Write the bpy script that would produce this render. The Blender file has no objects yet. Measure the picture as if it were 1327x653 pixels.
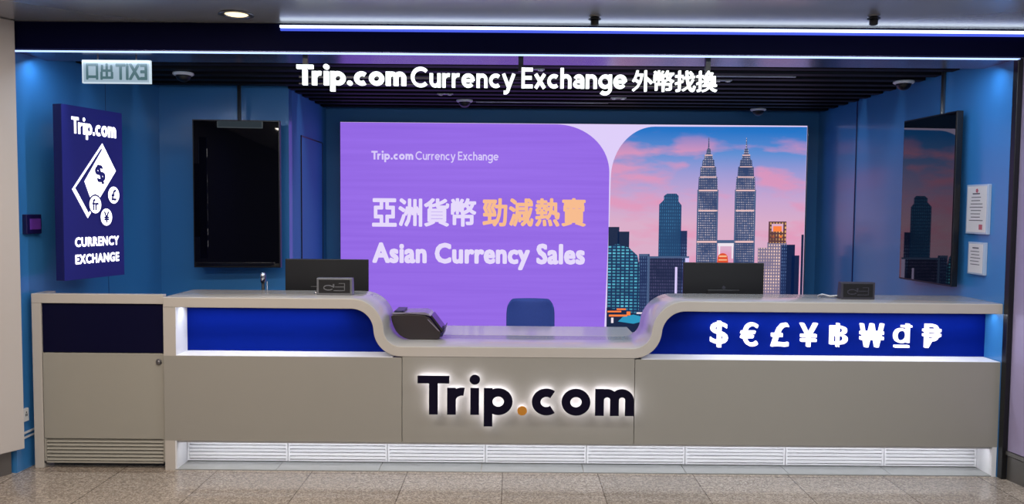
import bpy, bmesh, math, random
from mathutils import Vector, Matrix, Euler
random.seed(4)
C = bpy.context.scene.collection
S = bpy.context.scene
PI = math.pi

# ---------------------------------------------------------------- camera, world, lights, exposure
cam_d = bpy.data.cameras.new('camera')
cam_d.sensor_width = 36.0
cam_d.lens = 1050.0 / 1327.0 * 36.0
cam_d.clip_start = 0.05
cam = bpy.data.objects.new('camera', cam_d)
C.objects.link(cam)
PITCH = math.atan(56.0 / 1050.0)
cam.matrix_world = (Matrix.Translation((0, 0, 1.72)) @ Matrix.Rotation(PI / 2 - PITCH, 4, 'X')
                    @ Matrix.Rotation(math.radians(0.47), 4, 'Z'))
S.camera = cam

S.view_settings.view_transform = 'Standard'
S.view_settings.look = 'None'
S.view_settings.gamma = 1.0
S.view_settings.use_curve_mapping = False
S.view_settings.exposure = 0.0

w = bpy.data.worlds.new('concourse_ambient')
S.world = w
w.use_nodes = True
bgn = w.node_tree.nodes['Background']
bgn.inputs[0].default_value = (0.80, 0.84, 0.92, 1)
bgn.inputs[1].default_value = 0.34


def area(name, loc, rot, sx, sy, power, color=(1, 1, 1), spread=None):
    l = bpy.data.lights.new(name, 'AREA')
    l.shape = 'RECTANGLE'
    l.size, l.size_y = sx, sy
    l.energy = power
    l.color = color
    if spread:
        l.spread = math.radians(spread)
    o = bpy.data.objects.new(name, l)
    o.location = loc
    o.rotation_euler = rot
    C.objects.link(o)
    return o


# out-of-view lamps of the concourse ceiling
area('unseen_concourse_lamp', (-2.0, 1.6, 2.84), (0, 0, 0), 1.6, 0.5, 70, (1.0, 0.88, 0.76))
area('unseen_concourse_lamp', (2.0, 1.6, 2.84), (0, 0, 0), 1.6, 0.5, 56, (0.93, 0.97, 1.0))
area('unseen_concourse_lamp', (-1.9, 3.75, 2.85), (0, 0, 0), 2.2, 0.35, 56, (1.0, 0.90, 0.80))  # added out of view to brighten the counter top and floor
area('unseen_concourse_lamp', (1.9, 3.75, 2.85), (0, 0, 0), 2.2, 0.35, 47, (0.95, 0.98, 1.0))  # second unseen lamp added for the counter top
area('unseen_concourse_lamp', (0.0, -1.5, 2.84), (0, 0, 0), 3.0, 0.8, 80, (1.0, 0.95, 0.9))
# light of the strip along the bottom of the fascia
area('fascia_strip_lamp', (0.0, 5.30, 2.655), (math.radians(20), 0, 0), 6.2, 0.03, 36, (0.60, 0.77, 1.0))
# made-up long lamps hidden above the slats to light the blue walls softly
for lx, ly, ln_, pw in ((0.03, 5.92, 5.3, 11), (0.06, 6.63, 5.2, 11), (0.62, 7.34, 4.3, 11)):
    area('unseen_slat_fill', (lx, ly, 2.84), (0, 0, 0), ln_, 0.03, pw, (0.78, 0.89, 1.0))
# strips hidden under the lip of the counter
area('toe_kick_lamp', (0.49, 5.236, 0.172), (math.radians(48), 0, 0), 5.24, 0.015, 5.0, (0.93, 0.95, 1.0))
area('niche_lamp', (-1.62, 5.30, 1.060), (math.radians(-12), 0, 0), 1.06, 0.02, 2.6, (0.85, 0.90, 1.0))
area('niche_lamp', (2.18, 5.30, 1.060), (math.radians(-12), 0, 0), 1.94, 0.02, 4.6, (0.85, 0.90, 1.0))


# ---------------------------------------------------------------- materials
def new_mat(name):
    m = bpy.data.materials.new(name)
    m.use_nodes = True
    return m


def srgb(r, g, b):
    f = lambda c: (c / 255 / 12.92) if c / 255 <= 0.04045 else ((c / 255 + 0.055) / 1.055) ** 2.4
    return (f(r), f(g), f(b), 1)


def mat(name, col, rough=0.5, metal=0.0, coat=0.0, ior=1.5, var=0.06, scale=6.0, bump=0.0, coat_rough=0.05, coat_ior=1.5):
    m = new_mat(name)
    nt = m.node_tree
    b = nt.nodes['Principled BSDF']
    b.inputs['Roughness'].default_value = rough
    b.inputs['Metallic'].default_value = metal
    b.inputs['Coat Weight'].default_value = coat
    b.inputs['Coat Roughness'].default_value = coat_rough
    b.inputs['Coat IOR'].default_value = coat_ior
    b.inputs['IOR'].default_value = ior
    tc = nt.nodes.new('ShaderNodeTexCoord')
    n = nt.nodes.new('ShaderNodeTexNoise')
    n.inputs['Scale'].default_value = scale
    n.inputs['Detail'].default_value = 5
    nt.links.new(tc.outputs['Object'], n.inputs['Vector'])
    mx = nt.nodes.new('ShaderNodeMix')
    mx.data_type = 'RGBA'
    mx.inputs['A'].default_value = tuple(c * (1 - var) for c in col[:3]) + (1,)
    mx.inputs['B'].default_value = tuple(min(1, c * (1 + var)) for c in col[:3]) + (1,)
    nt.links.new(n.outputs['Fac'], mx.inputs['Factor'])
    nt.links.new(mx.outputs['Result'], b.inputs['Base Color'])
    if bump:
        bp = nt.nodes.new('ShaderNodeBump')
        bp.inputs['Strength'].default_value = bump
        nt.links.new(n.outputs['Fac'], bp.inputs['Height'])
        nt.links.new(bp.outputs['Normal'], b.inputs['Normal'])
    return m


def emit(name, col, strength=1.0):
    m = new_mat(name)
    nt = m.node_tree
    b = nt.nodes['Principled BSDF']
    b.inputs['Base Color'].default_value = (0.02, 0.02, 0.02, 1)
    b.inputs['Roughness'].default_value = 0.4
    b.inputs['Specular IOR Level'].default_value = 0.2
    b.inputs['Emission Color'].default_value = col
    b.inputs['Emission Strength'].default_value = strength
    return m


M = {}
M['blue_wall'] = mat('blue_glass_wall', srgb(52, 122, 184), 0.4, coat=0.6, coat_rough=0.16, coat_ior=1.55, var=0.05, scale=1.2)
M['blue_back'] = mat('blue_painted_wall', srgb(44, 112, 168), 0.5, coat=0.2, var=0.05, scale=1.2)
M['blue_return'] = mat('blue_painted_return', srgb(52, 122, 184), 0.6, var=0.04, scale=1.2)
M['solid'] = mat('solid_surface', srgb(186, 179, 171), 0.25, coat=0.5, coat_rough=0.12, var=0.02, scale=3)
M['front'] = mat('counter_front_laminate', srgb(150, 146, 138), 0.34, coat=0.2, coat_rough=0.2, var=0.025, scale=2)
M['gate_front'] = mat('gate_laminate', srgb(154, 150, 140), 0.35, var=0.02, scale=2)
M['white'] = mat('white_lacquer', srgb(222, 222, 226), 0.35, var=0.01)
M['navy_panel'] = mat('navy_glass_panel', srgb(10, 10, 40), 0.4, ior=1.25, var=0.03)
M['royal_panel'] = mat('royal_blue_panel', srgb(3, 27, 122), 0.6, ior=1.12, var=0.03)
M['fascia'] = mat('fascia_navy_metal', srgb(7, 9, 46), 0.6, ior=1.15, var=0.05)
M['soffit'] = mat('soffit_metal', srgb(120, 118, 140), 0.22, metal=0.85, var=0.03)
M['plenum'] = mat('plenum_black', srgb(14, 15, 26), 0.8, var=0.1)
M['slat'] = mat('black_slat', srgb(12, 12, 20), 0.6, ior=1.25, coat=0.0, coat_rough=0.1, var=0.1)
M['mall_ceiling'] = mat('mall_ceiling_metal', srgb(176, 178, 182), 0.26, metal=0.55, var=0.04, scale=1.5)
M['clad_left'] = mat('concourse_cladding', srgb(186, 178, 172), 0.4, var=0.03, scale=1.5)
M['clad_right'] = mat('concourse_metal_cladding', srgb(160, 146, 176), 0.4, metal=0.2, var=0.05, scale=1.5)
M['skirt'] = mat('skirting_metal', srgb(112, 108, 104), 0.3, metal=0.6, var=0.05)
M['black'] = mat('black_plastic', srgb(15, 14, 17), 0.45, var=0.1)
M['dark_brown'] = mat('scanner_plastic', srgb(42, 33, 35), 0.4, var=0.06)
M['lid'] = mat('scanner_lid_plastic', srgb(120, 112, 130), 0.25, coat=0.5, var=0.05)
M['black_frame'] = mat('black_metal', srgb(12, 12, 16), 0.35, var=0.1)
M['grey_frame'] = mat('grey_plastic', srgb(104, 104, 108), 0.35, var=0.05)
M['dark_grey_frame'] = mat('dark_grey_plastic', srgb(58, 56, 66), 0.35, var=0.05)
M['tv'] = mat('tv_screen_glass', srgb(6, 6, 11), 0.02, ior=1.8, var=0.02)
M['chrome'] = mat('chrome', srgb(200, 200, 205), 0.12, metal=1.0, var=0.02)
M['steel'] = mat('brushed_steel', srgb(150, 148, 150), 0.3, metal=0.9, var=0.04)
M['paper'] = mat('paper', srgb(214, 208, 204), 0.6, var=0.03)
M['ink'] = mat('ink', srgb(90, 84, 90), 0.6, var=0.03)
M['red_ink'] = mat('red_ink', srgb(180, 90, 100), 0.6, var=0.03)
M['acrylic'] = mat('acrylic_frame', srgb(170, 185, 205), 0.15, coat=0.5, var=0.03)
M['chair'] = mat('navy_fabric', srgb(46, 72, 150), 0.75, var=0.12, scale=60, bump=0.15)
M['desk'] = mat('desk_laminate', srgb(70, 68, 72), 0.4, var=0.04)
M['purple_box'] = mat('purple_panel_face', srgb(92, 48, 140), 0.3, var=0.05)
M['navy_box'] = mat('navy_box', srgb(20, 16, 66), 0.35, var=0.05)
M['sign_body'] = mat('sign_navy', srgb(26, 32, 118), 0.45, coat=0.0, var=0.04)
M['sign_side'] = mat('sign_navy_side', srgb(24, 22, 84), 0.3, var=0.04)
M['logo'] = mat('logo_black', srgb(14, 9, 32), 0.5, ior=1.2, var=0.05)
M['orange'] = mat('logo_orange', srgb(196, 128, 36), 0.4, var=0.04)
M['socket'] = mat('socket_white', srgb(215, 215, 215), 0.35, var=0.02)
M['exit_reflection_plate'] = emit('exit_reflection_plate', srgb(150, 172, 188), 1.0)  # reflected exit sign put into glowing colours
M['exit_reflection_edge'] = emit('exit_reflection_edge', srgb(196, 214, 226), 1.0)
M['exit_reflection_text'] = emit('exit_reflection_text', srgb(62, 98, 104), 1.0)
M['sign_glow'] = emit('sign_letters_lit', (0.93, 1.0, 0.97, 1), 1.7)
M['sign_white'] = emit('sign_white_lit', (1.0, 0.97, 1.0, 1), 2.6)
M['sym_glow'] = emit('currency_symbols_lit', (1.0, 0.93, 0.98, 1), 1.8)
M['halo'] = emit('halo_light', (0.90, 0.88, 1.0, 1), 9.0)
M['strip_white'] = emit('led_strip_white', (0.75, 0.86, 1.0, 1), 2.6)
M['strip_low'] = emit('led_strip_cool', (0.42, 0.58, 1.0, 1), 1.7)
M['strip_blue'] = emit('led_strip_blue', (0.07, 0.12, 0.85, 1), 1.0)
M['downlight'] = emit('downlight_warm', (1.0, 0.78, 0.42, 1), 2.2)
M['led_white'] = emit('led_white', srgb(222, 206, 248), 1.0)
M['led_text'] = emit('led_text', srgb(228, 216, 250), 1.0)
M['led_orange'] = emit('led_orange', srgb(246, 186, 140), 1.0)
M['led_logo'] = emit('led_logo_text', srgb(214, 200, 248), 1.0)


def purple_mat():
    m = emit('led_purple', srgb(146, 103, 226), 1.0)
    nt = m.node_tree
    b = nt.nodes['Principled BSDF']
    tc = nt.nodes.new('ShaderNodeTexCoord')
    mp = nt.nodes.new('ShaderNodeMapping')
    mp.inputs['Scale'].default_value = (0.25, 1, 9)
    n = nt.nodes.new('ShaderNodeTexNoise')
    n.inputs['Scale'].default_value = 2.5
    mx = nt.nodes.new('ShaderNodeMix')
    mx.data_type = 'RGBA'
    mx.inputs['A'].default_value = srgb(138, 94, 219)
    mx.inputs['B'].default_value = srgb(156, 112, 236)
    nt.links.new(tc.outputs['Object'], mp.inputs['Vector'])
    nt.links.new(mp.outputs['Vector'], n.inputs['Vector'])
    nt.links.new(n.outputs['Fac'], mx.inputs['Factor'])
    nt.links.new(mx.outputs['Result'], b.inputs['Emission Color'])
    return m


M['led_purple'] = purple_mat()


def sky_mat():
    """the picture of a dusk sky shown on the LED wall"""
    m = emit('led_sky_picture', (1, 1, 1, 1), 0.95)
    nt = m.node_tree
    L = nt.links.new
    b = nt.nodes['Principled BSDF']
    tc = nt.nodes.new('ShaderNodeTexCoord')
    sx = nt.nodes.new('ShaderNodeSeparateXYZ')
    L(tc.outputs['Object'], sx.inputs[0])
    mr = nt.nodes.new('ShaderNodeMapRange')
    mr.inputs['From Min'].default_value = 1.25
    mr.inputs['From Max'].default_value = 2.56
    L(sx.outputs['Z'], mr.inputs['Value'])
    mp = nt.nodes.new('ShaderNodeMapping')
    mp.inputs['Scale'].default_value = (0.8, 1, 2.6)
    mp.inputs['Rotation'].default_value = (0, math.radians(16), 0)
    L(tc.outputs['Object'], mp.inputs['Vector'])
    n = nt.nodes.new('ShaderNodeTexNoise')
    n.inputs['Scale'].default_value = 1.5
    n.inputs['Detail'].default_value = 5
    n.inputs['Roughness'].default_value = 0.5
    L(mp.outputs['Vector'], n.inputs['Vector'])
    ramp = nt.nodes.new('ShaderNodeValToRGB')
    e = ramp.color_ramp.elements
    e[0].position = 0.0
    e[0].color = srgb(222, 176, 204)
    e[1].position = 1.0
    e[1].color = srgb(12, 92, 176)
    for p, c in ((0.20, (202, 168, 212)), (0.40, (158, 156, 216)), (0.55, (96, 144, 214)), (0.72, (34, 118, 202))):
        k = e.new(p)
        k.color = srgb(*c)
    L(mr.outputs[0], ramp.inputs[0])
    # pink clouds, strongest in the middle of the sky
    cr = nt.nodes.new('ShaderNodeValToRGB')
    cr.color_ramp.elements[0].position = 0.48
    cr.color_ramp.elements[0].color = (0, 0, 0, 1)
    cr.color_ramp.elements[1].position = 0.60
    cr.color_ramp.elements[1].color = (1, 1, 1, 1)
    L(n.outputs['Fac'], cr.inputs[0])
    band = nt.nodes.new('ShaderNodeValToRGB')
    be = band.color_ramp.elements
    be[0].position = 0.0
    be[0].color = (0.7, 0.7, 0.7, 1)
    be[1].position = 0.95
    be[1].color = (0.05, 0.05, 0.05, 1)
    k = be.new(0.55)
    k.color = (0.8, 0.8, 0.8, 1)
    k = be.new(0.74)
    k.color = (0.03, 0.03, 0.03, 1)
    L(mr.outputs[0], band.inputs[0])
    mul = nt.nodes.new('ShaderNodeMath')
    mul.operation = 'MULTIPLY'
    L(cr.outputs[0], mul.inputs[0])
    L(band.outputs[0], mul.inputs[1])
    mx = nt.nodes.new('ShaderNodeMix')
    mx.data_type = 'RGBA'
    mx.inputs['B'].default_value = srgb(232, 150, 186)
    L(mul.outputs[0], mx.inputs['Factor'])
    L(ramp.outputs[0], mx.inputs['A'])
    L(mx.outputs['Result'], b.inputs['Emission Color'])
    return m


M['led_sky'] = sky_mat()


def window_mat(name, dark, lit, bw=0.05, bh=0.035, mortar=0.012, amount=0.5, warm=None, z_split=None):
    """a pictured facade: a grid of lit and dark panes"""
    m = emit(name, (1, 1, 1, 1), 1.0)
    nt = m.node_tree
    L = nt.links.new
    b = nt.nodes['Principled BSDF']
    tc = nt.nodes.new('ShaderNodeTexCoord')
    sx = nt.nodes.new('ShaderNodeSeparateXYZ')
    L(tc.outputs['Object'], sx.inputs[0])
    cb = nt.nodes.new('ShaderNodeCombineXYZ')
    L(sx.outputs['X'], cb.inputs['X'])
    L(sx.outputs['Z'], cb.inputs['Y'])
    br = nt.nodes.new('ShaderNodeTexBrick')
    br.offset = 0.0
    br.inputs['Scale'].default_value = 1.0
    br.inputs['Brick Width'].default_value = bw
    br.inputs['Row Height'].default_value = bh
    br.inputs['Mortar Size'].default_value = mortar
    br.inputs['Mortar Smooth'].default_value = 0.3
    br.inputs['Bias'].default_value = amount
    br.inputs['Color1'].default_value = lit
    br.inputs['Color2'].default_value = warm or tuple(0.5 * (a + c) for a, c in zip(lit, dark))
    br.inputs['Mortar'].default_value = dark
    L(cb.outputs[0], br.inputs['Vector'])
    n = nt.nodes.new('ShaderNodeTexNoise')
    n.inputs['Scale'].default_value = 5
    L(tc.outputs['Object'], n.inputs['Vector'])
    mx = nt.nodes.new('ShaderNodeMix')
    mx.data_type = 'RGBA'
    mx.inputs['B'].default_value = dark
    cr = nt.nodes.new('ShaderNodeValToRGB')
    cr.color_ramp.elements[0].position = 0.45
    cr.color_ramp.elements[1].position = 0.75
    L(n.outputs['Fac'], cr.inputs[0])
    L(cr.outputs[0], mx.inputs['Factor'])
    L(br.outputs['Color'], mx.inputs['A'])
    L(mx.outputs['Result'], b.inputs['Emission Color'])
    return m


def floor_mat():
    m = new_mat('granite_floor')
    nt = m.node_tree
    L = nt.links.new
    b = nt.nodes['Principled BSDF']
    b.inputs['Roughness'].default_value = 0.11
    tc = nt.nodes.new('ShaderNodeTexCoord')
    v = nt.nodes.new('ShaderNodeTexVoronoi')
    v.inputs['Scale'].default_value = 130
    L(tc.outputs['Object'], v.inputs['Vector'])
    sp = nt.nodes.new('ShaderNodeSeparateColor')
    L(v.outputs['Color'], sp.inputs[0])
    r = nt.nodes.new('ShaderNodeValToRGB')
    e = r.color_ramp.elements
    e[0].color = srgb(130, 118, 108)
    e[1].color = srgb(180, 168, 154)
    e[1].position = 0.95
    k = e.new(0.35)
    k.color = srgb(146, 132, 119)
    k = e.new(0.6)
    k.color = srgb(164, 150, 136)
    L(sp.outputs[0], r.inputs[0])
    n = nt.nodes.new('ShaderNodeTexNoise')
    n.inputs['Scale'].default_value = 35
    n.inputs['Detail'].default_value = 8
    L(tc.outputs['Object'], n.inputs['Vector'])
    mx = nt.nodes.new('ShaderNodeMix')
    mx.data_type = 'RGBA'
    mx.blend_type = 'OVERLAY'
    mx.inputs['Factor'].default_value = 0.5
    L(r.outputs[0], mx.inputs['A'])
    L(n.outputs['Fac'], mx.inputs['B'])
    # tile joints
    br = nt.nodes.new('ShaderNodeTexBrick')
    br.offset = 0.0
    br.inputs['Scale'].default_value = 1.0
    br.inputs['Brick Width'].default_value = 0.62
    br.inputs['Row Height'].default_value = 0.62
    br.inputs['Mortar Size'].default_value = 0.0035
    br.inputs['Color1'].default_value = (1, 1, 1, 1)
    br.inputs['Color2'].default_value = (0.86, 0.86, 0.86, 1)
    br.inputs['Mortar'].default_value = (0.42, 0.40, 0.38, 1)
    mp = nt.nodes.new('ShaderNodeMapping')
    mp.inputs['Location'].default_value = (0.05, -0.20, 0)
    L(tc.outputs['Object'], mp.inputs['Vector'])
    L(mp.outputs['Vector'], br.inputs['Vector'])
    m2 = nt.nodes.new('ShaderNodeMix')
    m2.data_type = 'RGBA'
    m2.blend_type = 'MULTIPLY'
    m2.inputs['Factor'].default_value = 1
    L(mx.outputs['Result'], m2.inputs['A'])
    L(br.outputs['Color'], m2.inputs['B'])
    L(m2.outputs['Result'], b.inputs['Base Color'])
    return m


M['floor'] = floor_mat()
M['inlay'] = mat('light_stone_inlay', srgb(146, 148, 148), 0.25, var=0.06, scale=30)


# ---------------------------------------------------------------- mesh helpers
class MB:
    def __init__(s):
        s.v, s.f, s.smooth = [], [], []

    def add(s, vs, fs, smooth=False):
        k = len(s.v)
        s.v += [tuple(p) for p in vs]
        for f in fs:
            s.f.append([i + k for i in f])
            s.smooth.append(smooth)
        return s

    def box(s, x0, x1, y0, y1, z0, z1):
        v = [(x, y, z) for x in (x0, x1) for y in (y0, y1) for z in (z0, z1)]
        return s.add(v, [(0, 1, 3, 2), (4, 6, 7, 5), (0, 4, 5, 1), (2, 3, 7, 6), (0, 2, 6, 4), (1, 5, 7, 3)])

    def prism(s, pts, y0, y1, smooth=False):
        """polygon in (x, z) pushed from y0 to y1"""
        n = len(pts)
        v = [(x, y0, z) for x, z in pts] + [(x, y1, z) for x, z in pts]
        f = [tuple(range(n)), tuple(range(2 * n - 1, n - 1, -1))]
        s.add(v, f)
        k = len(s.v) - 2 * n
        for i in range(n):
            j = (i + 1) % n
            s.f.append([k + i, k + i + n, k + j + n, k + j])
            s.smooth.append(smooth)
        return s

    def prism_x(s, pts, x0, x1):
        """polygon in (y, z) pushed from x0 to x1"""
        n = len(pts)
        v = [(x0, y, z) for y, z in pts] + [(x1, y, z) for y, z in pts]
        f = [tuple(range(n)), tuple(range(2 * n - 1, n - 1, -1))] + [(i, i + n, (i + 1) % n + n, (i + 1) % n) for i in range(n)]
        return s.add(v, f)

    def ribbon(s, a, b, y0, y1, smooth=False):
        """band between the (x, z) lists a and b, pushed from y0 to y1"""
        n = len(a)
        v = []
        for y in (y0, y1):
            v += [(x, y, z) for x, z in a] + [(x, y, z) for x, z in b]
        f = []
        for i in range(n - 1):
            f.append((i, i + 1, n + i + 1, n + i))
            f.append((2 * n + i, 3 * n + i, 3 * n + i + 1, 2 * n + i + 1))
        s.add(v, f)
        g = []
        for i in range(n - 1):
            g.append((i, 2 * n + i, 2 * n + i + 1, i + 1))
            g.append((n + i, n + i + 1, 3 * n + i + 1, 3 * n + i))
        k = len(s.v) - 4 * n
        for q in g:
            s.f.append([k + t for t in q])
            s.smooth.append(smooth)
        for q in ((0, n, 3 * n, 2 * n), (n - 1, 3 * n - 1, 4 * n - 1, 2 * n - 1)):
            s.f.append([k + t for t in q])
            s.smooth.append(False)
        return s

    def tube(s, path, r, n=10, caps=True):
        P = [Vector(p) for p in path]
        R = r if isinstance(r, (list, tuple)) else [r] * len(P)
        vs, fs = [], []
        up = None
        for i, p in enumerate(P):
            t = (P[min(i + 1, len(P) - 1)] - P[max(i - 1, 0)]).normalized()
            if up is None:
                up = Vector((0, 0, 1)) if abs(t.z) < 0.9 else Vector((1, 0, 0))
            a = t.cross(up).normalized()
            b = a.cross(t).normalized()
            up = b
            for k in range(n):
                q = 2 * PI * k / n
                vs.append(p + (a * math.cos(q) + b * math.sin(q)) * R[i])
        for i in range(len(P) - 1):
            for k in range(n):
                fs.append((i * n + k, i * n + (k + 1) % n, (i + 1) * n + (k + 1) % n, (i + 1) * n + k))
        s.add(vs, fs, True)
        if caps:
            k = len(s.v) - len(vs)
            s.f.append([k + i for i in range(n)][::-1])
            s.f.append([k + len(vs) - n + i for i in range(n)])
            s.smooth += [False, False]
        return s

    def lathe(s, prof, cx=0, cy=0, n=24, z0=0):
        vs = [(cx + r * math.cos(2 * PI * k / n), cy + r * math.sin(2 * PI * k / n), z0 + z) for r, z in prof for k in range(n)]
        fs = [(i * n + k, i * n + (k + 1) % n, (i + 1) * n + (k + 1) % n, (i + 1) * n + k) for i in range(len(prof) - 1) for k in range(n)]
        s.add(vs, fs, True)
        k = len(s.v) - len(vs)
        s.f.append([k + i for i in range(n)][::-1])
        s.f.append([k + len(vs) - n + i for i in range(n)])
        s.smooth += [False, False]
        return s

    def build(s, name, m, parent=None, world=True, bevel=0.0, seg=2, fix=True):
        off = Vector((0, 0, 0))
        if parent is not None and world:
            q = parent
            while q is not None:
                off += q.location
                q = q.parent
        me = bpy.data.meshes.new(name)
        me.from_pydata([(x - off.x, y - off.y, z - off.z) for x, y, z in s.v], [], s.f)
        for p, sm in zip(me.polygons, s.smooth):
            p.use_smooth = sm
        me.materials.append(m)
        if fix:
            bm = bmesh.new()
            bm.from_mesh(me)
            bmesh.ops.recalc_face_normals(bm, faces=bm.faces)
            bm.to_mesh(me)
            bm.free()
        me.update()
        o = bpy.data.objects.new(name, me)
        C.objects.link(o)
        o.parent = parent
        if bevel:
            b = o.modifiers.new('bevel', 'BEVEL')
            b.width = bevel
            b.segments = seg
            b.limit_method = 'ANGLE'
            b.angle_limit = math.radians(40)
        return o


def thing(name, label, cat, loc=(0, 0, 0), rz=0, group=None):
    o = bpy.data.objects.new(name, None)
    C.objects.link(o)
    o.location = loc
    o.rotation_euler = (0, 0, rz)
    o.empty_display_size = 0.1
    o['label'] = label
    o['category'] = cat
    if group:
        o['group'] = group
    return o


def tag(o, label, cat, group=None):
    o['label'] = label
    o['category'] = cat
    if group:
        o['group'] = group
    return o


def struct(o):
    o['kind'] = 'structure'
    return o


# ---------------------------------------------------------------- lettering
def seg_line(p, q):
    return [p, q]


def seg_arc(cx, cz, rx, rz, a0, a1, n=20):
    return [(cx + rx * math.cos(math.radians(a0 + (a1 - a0) * i / n)), cz + rz * math.sin(math.radians(a0 + (a1 - a0) * i / n))) for i in range(n + 1)]


def glyph(ch, w):
    """geometric sans: (strokes, discs, advance) with the cap height as unit; a stroke is (points, width)"""
    X = 0.69
    h = w / 2
    R = X / 2 - h
    st, ds = [], []
    ln = lambda *a: st.append((list(a), w))
    tw = w * 0.92
    if ch == 'T':
        st.append(([(0, 1 - tw / 2), (0.76, 1 - tw / 2)], tw))
        ln((0.38, 0), (0.38, 1 - tw * 0.3))
        adv = 0.74
    elif ch == 'r':
        ln((h, 0), (h, X))
        st.append((seg_arc(h + 0.25, X - h - 0.24, 0.25, 0.25, 180, 78), w * 0.95))
        adv = 0.25 + w + 0.03
    elif ch == 'i':
        ln((h, 0), (h, X))
        ds.append((h, 1 - 0.09, 0.60 * w))
        adv = w
    elif ch == 'p':
        ln((h, -0.30), (h, X))
        st.append((seg_arc(h + R, X / 2, R, R, 0, 360, 36), w))
        adv = 2 * R + w
    elif ch == '.':
        ds.append((0.56 * w, 0.53 * w, 0.56 * w))
        adv = 1.12 * w
    elif ch == 'c':
        st.append((seg_arc(h + R, X / 2, R, R, 52, 308, 28), w))
        adv = R * 1.62 + w
    elif ch == 'o':
        st.append((seg_arc(h + R, X / 2, R, R, 0, 360, 36), w))
        adv = 2 * R + w
    elif ch in 'mnh':
        a = 0.18 if ch == 'm' else 0.20
        a = max(a, h * 1.3)
        ln((h, 0), (h, 1 if ch == 'h' else X))
        for k in range(2 if ch == 'm' else 1):
            x0 = h + 2 * a * k
            ln((x0 + 2 * a, 0), (x0 + 2 * a, X - h - a))
            st.append((seg_arc(x0 + a, X - h - a, a, a, 180, 0, 18), w))
        adv = w + 2 * a * (2 if ch == 'm' else 1)
    elif ch == 'u':
        a = 0.20
        ln((h, X), (h, h + a))
        st.append((seg_arc(h + a, h + a, a, a, 180, 360, 18), w))
        ln((h + 2 * a, 0), (h + 2 * a, X))
        adv = w + 2 * a
    elif ch == 'e':
        st.append((seg_arc(h + R, X / 2, R, R, 0, 318, 30), w))
        st.append(([(h * 1.2, X / 2), (2 * R + h, X / 2)], w * 0.85))
        adv = 2 * R + w
    elif ch == 'C':
        Q = 0.5 - h
        st.append((seg_arc(h + Q, 0.5, Q, Q, 45, 315, 32), w))
        adv = Q * 1.72 + w
    elif ch == 'E':
        ln((h, 0), (h, 1))
        for z, l in ((h, 0.58), (0.51, 0.53), (1 - h, 0.58)):
            st.append(([(h, z), (l, z)], w * 0.95))
        adv = 0.58
    elif ch == 'y':
        ln((0.07, X), (0.34, 0.02))
        ln((0.60, X), (0.30, -0.10))
        st.append(([(0.335, -0.02), (0.28, -0.17), (0.21, -0.23), (0.08, -0.23)], w))
        adv = 0.66
    elif ch == 'x':
        ln((0.07, X), (0.52, 0))
        ln((0.52, X), (0.07, 0))
        adv = 0.59
    elif ch == 'a':
        q = 0.205
        st.append((seg_arc(h + q, X - h - q, q, q, 150, 0, 16), w))
        ln((h + 2 * q, X - h - q), (h + 2 * q, 0))
        st.append((seg_arc(h + q * 0.98, 0.22, q * 0.98, 0.22 - h, 0, 360, 28), w * 0.92))
        adv = 2 * q + w
    elif ch == 'g':
        st.append((seg_arc(h + R, X / 2, R, R, 0, 360, 36), w))
        ln((h + 2 * R, X), (h + 2 * R, -0.02))
        st.append((seg_arc(h + R, -0.02, R, R * 0.85, 0, -140, 18), w))
        adv = 2 * R + w
    elif ch == ' ':
        adv = 0.34
    return st, ds, adv


def stroke_word(mb, text, x0, z0, cap, sx, w, y0, y1, gap=0.085, grow=0.0, only=None, dot=None):
    """lays a word out in the (x, z) plane; grow widens or narrows every stroke. Returns the end x."""
    x = x0
    kk = 0
    for i, ch in enumerate(text):
        st, ds, adv = glyph(ch, w)
        target = dot if (ch == '.' and dot is not None) else mb
        if only is None or i in only:
            for pts, ww in st:
                ww += grow * 2
                P = [Vector((x + a * cap * sx, z0 + b * cap)) for a, b in pts]
                closed = (P[0] - P[-1]).length < 1e-5
                A, B = [], []
                for k, p in enumerate(P):
                    if closed:
                        t = P[(k + 1) % (len(P) - 1)] - P[(k - 1) % (len(P) - 1)] if k not in (0, len(P) - 1) else P[1] - P[-2]
                    else:
                        t = P[min(k + 1, len(P) - 1)] - P[max(k - 1, 0)]
                    t.normalize()
                    nn = Vector((-t.y, t.x)) * ww * cap / 2
                    nn.x *= sx
                    e = Vector((0, 0))
                    if not closed and grow:
                        e = t * grow * cap * (-1 if k == 0 else (1 if k == len(P) - 1 else 0))
                    A.append(tuple(p + nn + e))
                    B.append(tuple(p - nn + e))
                kk += 1
                target.ribbon(A, B, y0 - 0.00012 * kk, y1, smooth=False)
            for a, b, r in ds:
                rr = (r + grow) * cap
                target.prism([(x + a * cap * sx + rr * sx * math.cos(2 * PI * k / 28), z0 + b * cap + rr * math.sin(2 * PI * k / 28)) for k in range(28)], y0, y1)
        g = gap
        if ch == ' ' or (i + 1 < len(text) and text[i + 1] == ' '):
            g = 0
        if ch == 'T':
            g = -0.03
        if ch == 'r':
            g *= 0.6
        x += (adv + g) * cap * sx
    return x


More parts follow.
